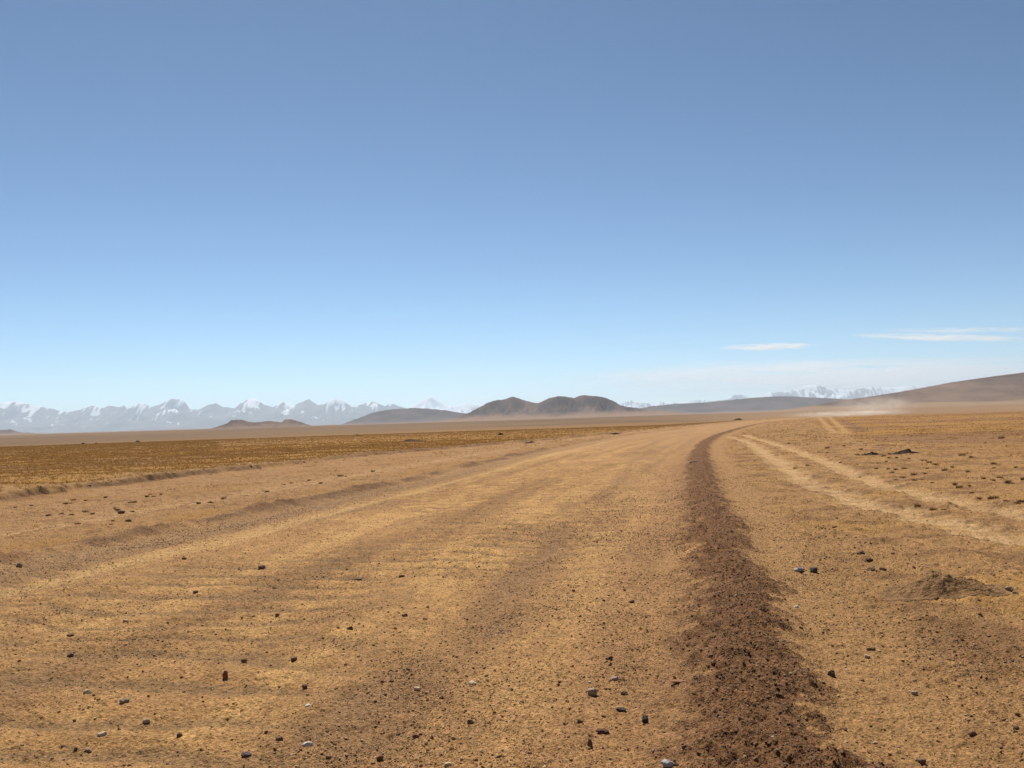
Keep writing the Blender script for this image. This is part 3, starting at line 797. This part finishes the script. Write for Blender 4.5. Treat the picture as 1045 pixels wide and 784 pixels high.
# ------------------------------------------------------------------ hills and mountains
def hill_material(name, c1, c2, c3=None, scale=1 / 300., snow=None, bump=0):
    m, nt, out = new_mat(name)
    b = N(nt, "ShaderNodeBsdfPrincipled"); b.inputs["Roughness"].default_value = 1; b.inputs["Specular IOR Level"].default_value = 0
    geo = N(nt, "ShaderNodeNewGeometry")
    n1 = N(nt, "ShaderNodeTexNoise"); n1.inputs["Scale"].default_value = scale; n1.inputs["Detail"].default_value = 7; n1.inputs["Roughness"].default_value = .65
    mp = N(nt, "ShaderNodeMapping"); mp.inputs["Scale"].default_value = (1, .6, .45)
    nt.links.new(geo.outputs["Position"], mp.inputs["Vector"]); nt.links.new(mp.outputs[0], n1.inputs["Vector"])
    cr = N(nt, "ShaderNodeValToRGB"); cr.color_ramp.elements[0].position = .40; cr.color_ramp.elements[1].position = .62
    cr.color_ramp.elements[0].color = (*c1, 1); cr.color_ramp.elements[1].color = (*c2, 1)
    nt.links.new(n1.outputs["Fac"], cr.inputs["Fac"])
    col = cr.outputs["Color"]
    if snow:
        at = N(nt, "ShaderNodeAttribute"); at.attribute_name = "albedo"
        sep = N(nt, "ShaderNodeSeparateColor"); nt.links.new(at.outputs["Color"], sep.inputs[0])
        mx = N(nt, "ShaderNodeMix", data_type='RGBA'); nt.links.new(sep.outputs[0], mx.inputs["Factor"])
        nt.links.new(col, mx.inputs["A"]); mx.inputs["B"].default_value = (.82, .84, .88, 1)
        col = mx.outputs["Result"]
    else:
        at = N(nt, "ShaderNodeAttribute"); at.attribute_name = "albedo"
        sep = N(nt, "ShaderNodeSeparateColor"); nt.links.new(at.outputs["Color"], sep.inputs[0])
        mx = N(nt, "ShaderNodeMix", data_type='RGBA'); nt.links.new(sep.outputs[0], mx.inputs["Factor"])
        nt.links.new(col, mx.inputs["A"]); mx.inputs["B"].default_value = (*(c3 or c2), 1)
        col = mx.outputs["Result"]
    nt.links.new(col, b.inputs["Base Color"]); nt.links.new(b.outputs[0], out.inputs["Surface"])
    return m

def make_hill(name, prof, D, wfac, mat, label, seed, gully=.35, power=1.4, foot=None, step=.5, ns=70, snowy=None, fine_px=.35, zbase=None, depth=None):
    prof = np.array(prof, float)
    px = np.arange(prof[0, 0], prof[-1, 0], step)
    py = np.interp(px, prof[:, 0], prof[:, 1])
    ker = np.ones(5) / 5
    pad = np.pad(py, 2, mode='edge'); sm = np.convolve(pad, ker, 'valid')
    py = .5 * sm + .5 * py if snowy is None else .35 * sm + .65 * py
    if snowy is not None: py = py + .5 * (py - np.convolve(np.pad(py, 40, mode='edge'), np.ones(81) / 81, 'valid'))
    py = py + fine_px * fbm(px * .22, px * .01, 4, seed + 3)
    X = np.zeros(len(px)); Zr = np.zeros(len(px))
    for i, (a, b) in enumerate(zip(px, py)):
        d = ray(a, b); k = D / d[1]
        X[i] = d[0] * k; Zr[i] = CAM_H + d[2] * k
    zb = (float(ground_z(0, D)[0]) if zbase is None else zbase) - 8
    H = np.maximum(Zr - zb, 1)
    # ends taper into the plain
    Hm = H.max()
    W = depth or Hm * wfac
    s = np.sin(np.linspace(-1, 1, ns) * np.pi / 2)
    SX, S = np.meshgrid(X, s)
    q = np.abs(S)
    lat = SX + (W * .35) * q * fbm(SX / (W * .8), S * 1.3, 3, seed + 9)
    Hl = np.interp(lat, X, H)
    shape = (1 - q) ** power * (1 - .0 * q)
    gl = 1 - ridged(SX / (W * .45) + .4 * S, S * 1.1, 4, seed + 21)
    gl = gl + .4 * (1 - ridged(SX / (W * .13), S * 2.6, 3, seed + 22))
    hgt = Hl * shape * (1 - gully * sstep(0, .25, q) * np.clip(gl * 1.6, 0, 1.4))
    Yd = D + S * W + W * .12 * fbm(SX / W, S, 2, seed + 30) * q
    Z = zb + hgt * (Yd / D * .0 + 1)
    if snowy is not None:
        # crags: ridges and spurs spread through the depth of the range, the skyline ridge kept
        L = Hm * .95
        rg = ridged(SX / L + 3.1, Yd / L, 5, seed + 61, .52)
        rg2 = ridged(SX / (L * .42), Yd / (L * .42) + 7, 4, seed + 62)
        env = (1 - q) ** .75
        crag = Hl * env * np.clip(.20 + 1.1 * (rg - .45) + .30 * (rg2 - .5), .02, .98)
        kk = np.exp(-(S / .10) ** 2)
        crest = np.interp(SX, X, H) * (1 - .35 * np.abs(S) / .1 * .5)
        hgt = np.where(kk > .0, crag * (1 - kk) + crest * kk, crag)
        Z = zb + hgt
    hz = hgt / Hm
    if snowy is not None:
        ns_ = fbm(SX / (L * .5), Yd / (L * .8), 5, seed + 40, .62)
        ns2 = fbm(SX / (L * .12), Yd / (L * .3), 3, seed + 41)
        cover = hz * .75 + .34 * ns_ + .3 * ns2 + .35 * (.5 - rg2)
        sn = sstep(snowy, snowy + .12, cover)
        col = np.stack([sn, sn, sn], -1).reshape(-1, 3)
    else:
        ft_ = sstep(foot or .35, .05, hz + .05 * fbm(SX / (W * .3), S * 2, 3, seed + 44))
        col = np.stack([ft_, ft_, ft_], -1).reshape(-1, 3)
    v = np.stack([SX.ravel(), Yd.ravel(), Z.ravel()], 1)
    n_s, n_x = SX.shape
    idx = np.arange(n_s * n_x).reshape(n_s, n_x)
    qd = np.stack([idx[:-1, :-1], idx[:-1, 1:], idx[1:, 1:], idx[1:, :-1]], -1).reshape(-1, 4)
    o = mesh_np(name, v, qd, mat, col, smooth=True)
    prop(o, label, None, None, 'structure')
    return o

HB = hill_material("hill_brown", (0.070, 0.050, 0.043), (0.17, 0.116, 0.09), (0.24, 0.155, 0.10))
HG = hill_material("hill_grey", (0.085, 0.066, 0.060), (0.130, 0.098, 0.085), (0.16, 0.115, 0.09))
HS = hill_material("hill_slope", (0.10, 0.066, 0.048), (0.19, 0.125, 0.085), (0.25, 0.165, 0.10))
HR = hill_material("butte_rock", (0.11, 0.075, 0.06), (0.20, 0.13, 0.09), (0.21, 0.14, 0.09), scale=1 / 120.)
SN = hill_material("snow_rock", (0.09, 0.085, 0.085), (0.16, 0.145, 0.135), scale=1 / 900., snow=True)

left_range = [(-140, 420), (-110, 414), (-70, 409), (-40, 412), (-15, 408), (0, 410), (15, 409.3), (27, 411.5), (40, 414), (55, 417), (68, 419.5), (73, 418.3), (80, 418), (95, 414.3), (105, 415.5), (112, 413.8), (122, 415), (127, 412.8), (129, 416), (138, 413.2),
 (145, 411.5), (155, 414), (163, 412), (172, 408.3), (180, 407.8), (187, 409), (193, 415.5), (203, 416.3), (212, 413.3), (220, 412.2), (228, 414.6), (240, 415.2), (246, 411), (257, 407.3), (263, 409), (270, 412), (280, 413.8), (288, 409.8), (298, 412.5), (305, 411),
 (315, 408.3), (325, 412), (332, 411), (340, 407.2), (348, 408.3), (355, 411.5), (362, 414), (372, 411.2), (382, 410.3), (392, 413.5), (400, 412.5), (412, 416), (425, 421), (445, 428), (470, 436)]
make_hill("mountain", left_range, 32000, 2.6, SN, "long jagged snow streaked mountain range along the left horizon", 400, gully=.75, power=1.0, ns=150, snowy=.42, fine_px=.55, depth=6000)
make_hill("mountain", [(395, 424), (410, 417), (420, 414), (426, 411), (432, 408), (436, 406.3), (440, 405.2), (444, 407), (449, 409), (455, 411.5), (463, 413.3), (470, 411.7), (475, 411), (485, 412), (492, 414), (510, 420), (530, 428)], 38000, 2.6, SN,
          "single white snow peak between the grey hill and the twin brown hills", 430, gully=.5, power=1.0, ns=90, snowy=-.05, depth=4000, fine_px=.3)
make_hill("mountain", [(590, 424), (610, 416), (629, 411), (636, 410.5), (645, 408.5), (655, 410.3), (668, 410.8), (675, 409.5), (690, 410.5), (705, 409), (715, 408), (740, 410), (770, 414), (800, 424)], 40000, 2.6, SN,
          "low pale snowy ridge just right of the twin brown hills", 450, gully=.6, power=1.0, ns=90, snowy=.34, depth=4000, fine_px=.3)
make_hill("mountain", [(700, 418), (720, 411), (740, 407), (745, 405), (752, 402.8), (765, 403.8), (778, 403.3), (783, 400.3), (790, 400), (800, 399), (808, 397.3), (815, 396.5), (822, 393.7), (830, 393), (840, 394.5), (850, 396), (865, 397.3), (880, 396), (890, 394.8),
          (905, 395), (927, 393.3), (944, 393), (970, 394), (1010, 393), (1060, 397), (1120, 404)], 39000, 2.3, SN, "pale snowy mountains above the low grey ridge on the right", 470, gully=.6, power=1.0, ns=120, snowy=.36, depth=5000, fine_px=.35)
make_hill("hill", [(310, 444), (325, 439.5), (340, 436), (350, 433), (365, 427), (380, 421), (395, 418), (410, 416.5), (425, 416), (440, 417), (455, 418.5), (470, 421), (490, 424.5), (520, 429), (560, 433)], 9500, 5, HG,
          "rounded grey hill left of the twin brown hills", 500, gully=.25, power=1.3, foot=.22)
make_hill("hill", [(430, 434), (455, 429), (470, 424.3), (480, 420.3), (490, 415), (497, 411), (505, 408.3), (515, 407.0), (523, 404.4), (530, 406.6), (540, 409.8), (549, 411.6), (556, 408), (563, 405), (570, 404), (577, 404.3), (586, 405.8), (592, 403.4),
          (595, 402.5), (603, 403.8), (612, 404.1), (618, 405.8), (625, 408.5), (632, 413), (640, 415.3), (660, 417.5), (690, 420.5), (730, 424), (760, 427)], 6500, 4.2, HB, "twin dark brown hills rising in the middle of the horizon", 530, gully=.62, power=1.35, foot=.36, ns=110, fine_px=.5)
make_hill("hill", [(195, 443.5), (205, 440.5), (220, 436), (232, 432), (236, 428.6), (242, 428), (248, 428.3), (252, 430), (260, 431), (275, 429.5), (290, 431.2), (291.2, 427.8), (297, 427.5), (305, 430), (315, 433.5), (322, 436.5), (332, 438.5), (350, 441)], 4600, 4, HR,
          "small rocky butte with two knobs in front of the snowy range", 560, gully=.4, power=1.1, foot=.5, step=.25, fine_px=.25)
make_hill("hill", [(-160, 441), (-110, 437), (-60, 436), (-30, 437.5), (0, 438.6), (10, 438), (18, 441), (40, 442), (60, 443.5), (75, 443), (95, 445.5), (120, 448)], 7000, 5, HB,
          "low brown foothill at the far left below the snowy range", 590, gully=.3, foot=.5)
make_hill("hill", [(590, 424), (620, 420.5), (650, 417), (665, 414.3), (690, 412), (720, 410.3), (745, 408), (770, 405.5), (790, 404.2), (803, 404), (820, 404.8), (840, 405.8), (860, 407), (880, 409.5), (920, 414), (960, 419)], 10500, 5, HG,
          "long low grey ridge behind the dust on the right", 620, gully=.22, power=1.3, foot=.15)
make_hill("hill", [(770, 421), (800, 418), (825, 414.5), (840, 411.7), (860, 408), (885, 405), (910, 401), (935, 396.8), (955, 393), (975, 389), (1000, 385.3), (1020, 382.4), (1045, 379.3), (1090, 373), (1150, 368), (1230, 366), (1330, 372), (1450, 388)], 5200, 5.5, HS,
          "broad bare brown slope climbing out of view at the right", 650, gully=.28, power=1.25, foot=.16, step=.8, fine_px=.2)

# ------------------------------------------------------------------ dust, clouds, haze
def volume_material(name, color, density, aniso, vec_scale, noise_scale, thr, detail=4, soft=1.0, emission=0):
    m, nt, out = new_mat(name)
    pv = N(nt, "ShaderNodeVolumePrincipled"); pv.inputs["Color"].default_value = (*color, 1); pv.inputs["Anisotropy"].default_value = aniso
    tc = N(nt, "ShaderNodeTexCoord")
    mp = N(nt, "ShaderNodeMapping"); mp.inputs["Scale"].default_value = vec_scale
    nt.links.new(tc.outputs["Object"], mp.inputs["Vector"])
    n1 = N(nt, "ShaderNodeTexNoise"); n1.inputs["Scale"].default_value = noise_scale; n1.inputs["Detail"].default_value = detail; n1.inputs["Roughness"].default_value = .6; n1.inputs["Distortion"].default_value = .5
    nt.links.new(mp.outputs[0], n1.inputs["Vector"])
    ln = N(nt, "ShaderNodeVectorMath", operation='LENGTH'); nt.links.new(tc.outputs["Object"], ln.inputs[0])
    fa = N(nt, "ShaderNodeMapRange", interpolation_type='SMOOTHSTEP'); fa.inputs["From Min"].default_value = 1.0; fa.inputs["From Max"].default_value = 1 - soft
    nt.links.new(ln.outputs["Value"], fa.inputs["Value"])
    nm = N(nt, "ShaderNodeMapRange"); nm.inputs["From Min"].default_value = thr; nm.inputs["From Max"].default_value = thr + .3
    nt.links.new(n1.outputs["Fac"], nm.inputs["Value"])
    mu = N(nt, "ShaderNodeMath", operation='MULTIPLY'); nt.links.new(fa.outputs[0], mu.inputs[0]); nt.links.new(nm.outputs[0], mu.inputs[1])
    md = N(nt, "ShaderNodeMath", operation='MULTIPLY'); nt.links.new(mu.outputs[0], md.inputs[0]); md.inputs[1].default_value = density
    nt.links.new(md.outputs[0], pv.inputs["Density"])
    nt.links.new(pv.outputs[0], out.inputs["Volume"])
    return m

def puff(name, loc, size, rz, mat, label, kind, tilt=0):
    v, f = ico(3)
    o = mesh_np(name, v, f, mat, smooth=True)
    o.location = loc; o.scale = size; o.rotation_euler = (0, tilt, rz)
    prop(o, label, None, None, kind)
    return o

dm = volume_material("dust", (0.95, 0.86, 0.74), 0.16, .5, (4.5, 1.2, 1.2), 1.6, .38, soft=.9)
def at_dist(px, py, D):
    d = ray(px, py); return CAM + d * (D / d[1])
p = at_dist(866, 422.0, 560); puff("dust_plume", (p[0], p[1], p[2]), (46, 14, 2.4), 0, dm, "pale dust trailing low along the skyline on the right", 'stuff')
p = at_dist(893, 414, 600)
dm2 = volume_material("dust_veil", (0.95, 0.88, 0.78), 0.055, .5, (2.5, 1, 1.2), 1.4, .36, soft=1.0)
puff("dust_plume", (p[0], p[1], p[2]), (34, 18, 9), 0, dm2, "thin dust veil rising above the brighter trail on the right", 'stuff')

def cloud(px, py, D, w_px, h_px, thick, dens_, sc_, thr, label, tilt_px=0, depth=.35):
    p = at_dist(px, py, D)
    k = D / F
    m = volume_material("cloud_vapour", (1, .985, .96), dens_, .4, sc_, 1.0, thr, detail=6, soft=1.0)
    return puff("cloud", p, (w_px * k / 2, thick, h_px * k / 2), -math.atan2(p[0], p[1]) * .6, m, label, 'structure', tilt=ROLL * -0.0 - tilt_px)
cloud(784, 354, 70000, 115, 8, 2500, 4.5e-3, (3.2, 1.5, 2.0), .42, "small thin white streak of cloud above the grey ridge", math.radians(-1))
cloud(962, 344.5, 72000, 210, 8, 2500, 3.6e-3, (3.5, 1.5, 2.2), .42, "long thin white streak of cloud high on the right, the brighter of two", math.radians(-4.5))
cloud(985, 337, 74000, 190, 6, 2500, 2.2e-3, (3.5, 1.5, 2.2), .45, "faint thin streak of cloud just above the long bright one", math.radians(-3))
cloud(900, 385, 80000, 760, 46, 7000, 1.3e-3, (4.0, 1.5, 3.2), .40, "broad pale veil of cloud low over the right hills", math.radians(-2.0))

m, nt, out = new_mat("haze_air")
pv = N(nt, "ShaderNodeVolumePrincipled"); pv.inputs["Color"].default_value = (0.70, 0.855, 1.0, 1); pv.inputs["Density"].default_value = 3.0e-5; pv.inputs["Anisotropy"].default_value = 0.42
nt.links.new(pv.outputs[0], out.inputs["Volume"])
zmin = min(float(G['z'].min()), 0) - 12
X0, Y0, Z1 = 46500, 46500, 1420
v = [(sx * X0, sy * Y0, zz) for zz in (zmin, Z1) for sy in (-1, 1) for sx in (-1, 1)]
f = [(0, 2, 3, 1), (4, 5, 7, 6), (0, 1, 5, 4), (2, 6, 7, 3), (0, 4, 6, 2), (1, 3, 7, 5)]
prop(mesh_np("haze", v, f, m), "thin blue haze over the whole plain", None, None, 'stuff')

# ------------------------------------------------------------------ light
SUN_EL, SUN_AZ = math.radians(57), math.radians(-14)
w = bpy.data.worlds.new("World"); sc.world = w; w.use_nodes = True
nt = w.node_tree
bg = nt.nodes["Background"]
sky = nt.nodes.new("ShaderNodeTexSky"); sky.sky_type = 'NISHITA'; sky.sun_disc = False
sky.sun_elevation = SUN_EL; sky.sun_rotation = SUN_AZ; sky.altitude = 3500; sky.air_density = 1.0; sky.dust_density = 1.2; sky.ozone_density = 1.2
hs = nt.nodes.new("ShaderNodeHueSaturation"); hs.inputs["Hue"].default_value = .486; hs.inputs["Saturation"].default_value = 0.96; hs.inputs["Value"].default_value = 0.615
nt.links.new(sky.outputs[0], hs.inputs["Color"]); gm = nt.nodes.new("ShaderNodeGamma"); gm.inputs["Gamma"].default_value = 1.55; nt.links.new(hs.outputs[0], gm.inputs["Color"]); nt.links.new(gm.outputs[0], bg.inputs["Color"]); bg.inputs["Strength"].default_value = 0.05
sd = bpy.data.lights.new("sun", 'SUN'); sd.energy = 4.5; sd.angle = math.radians(.53); sd.color = (1.0, .95, .87)
so = bpy.data.objects.new("sun", sd); COL.objects.link(so)
dirv = Vector((math.sin(SUN_AZ) * math.cos(SUN_EL), math.cos(SUN_AZ) * math.cos(SUN_EL), math.sin(SUN_EL)))
so.rotation_euler = dirv.to_track_quat('Z', 'Y').to_euler()

vs = sc.view_settings
vs.view_transform = 'Standard'; vs.look = 'None'; vs.exposure = 0.57; vs.gamma = 1; vs.use_curve_mapping = False
cy = sc.cycles
cy.use_denoising = True
cy.max_bounces = 5; cy.diffuse_bounces = 2; cy.volume_bounces = 3; cy.transparent_max_bounces = 8
cy.volume_max_steps = 128
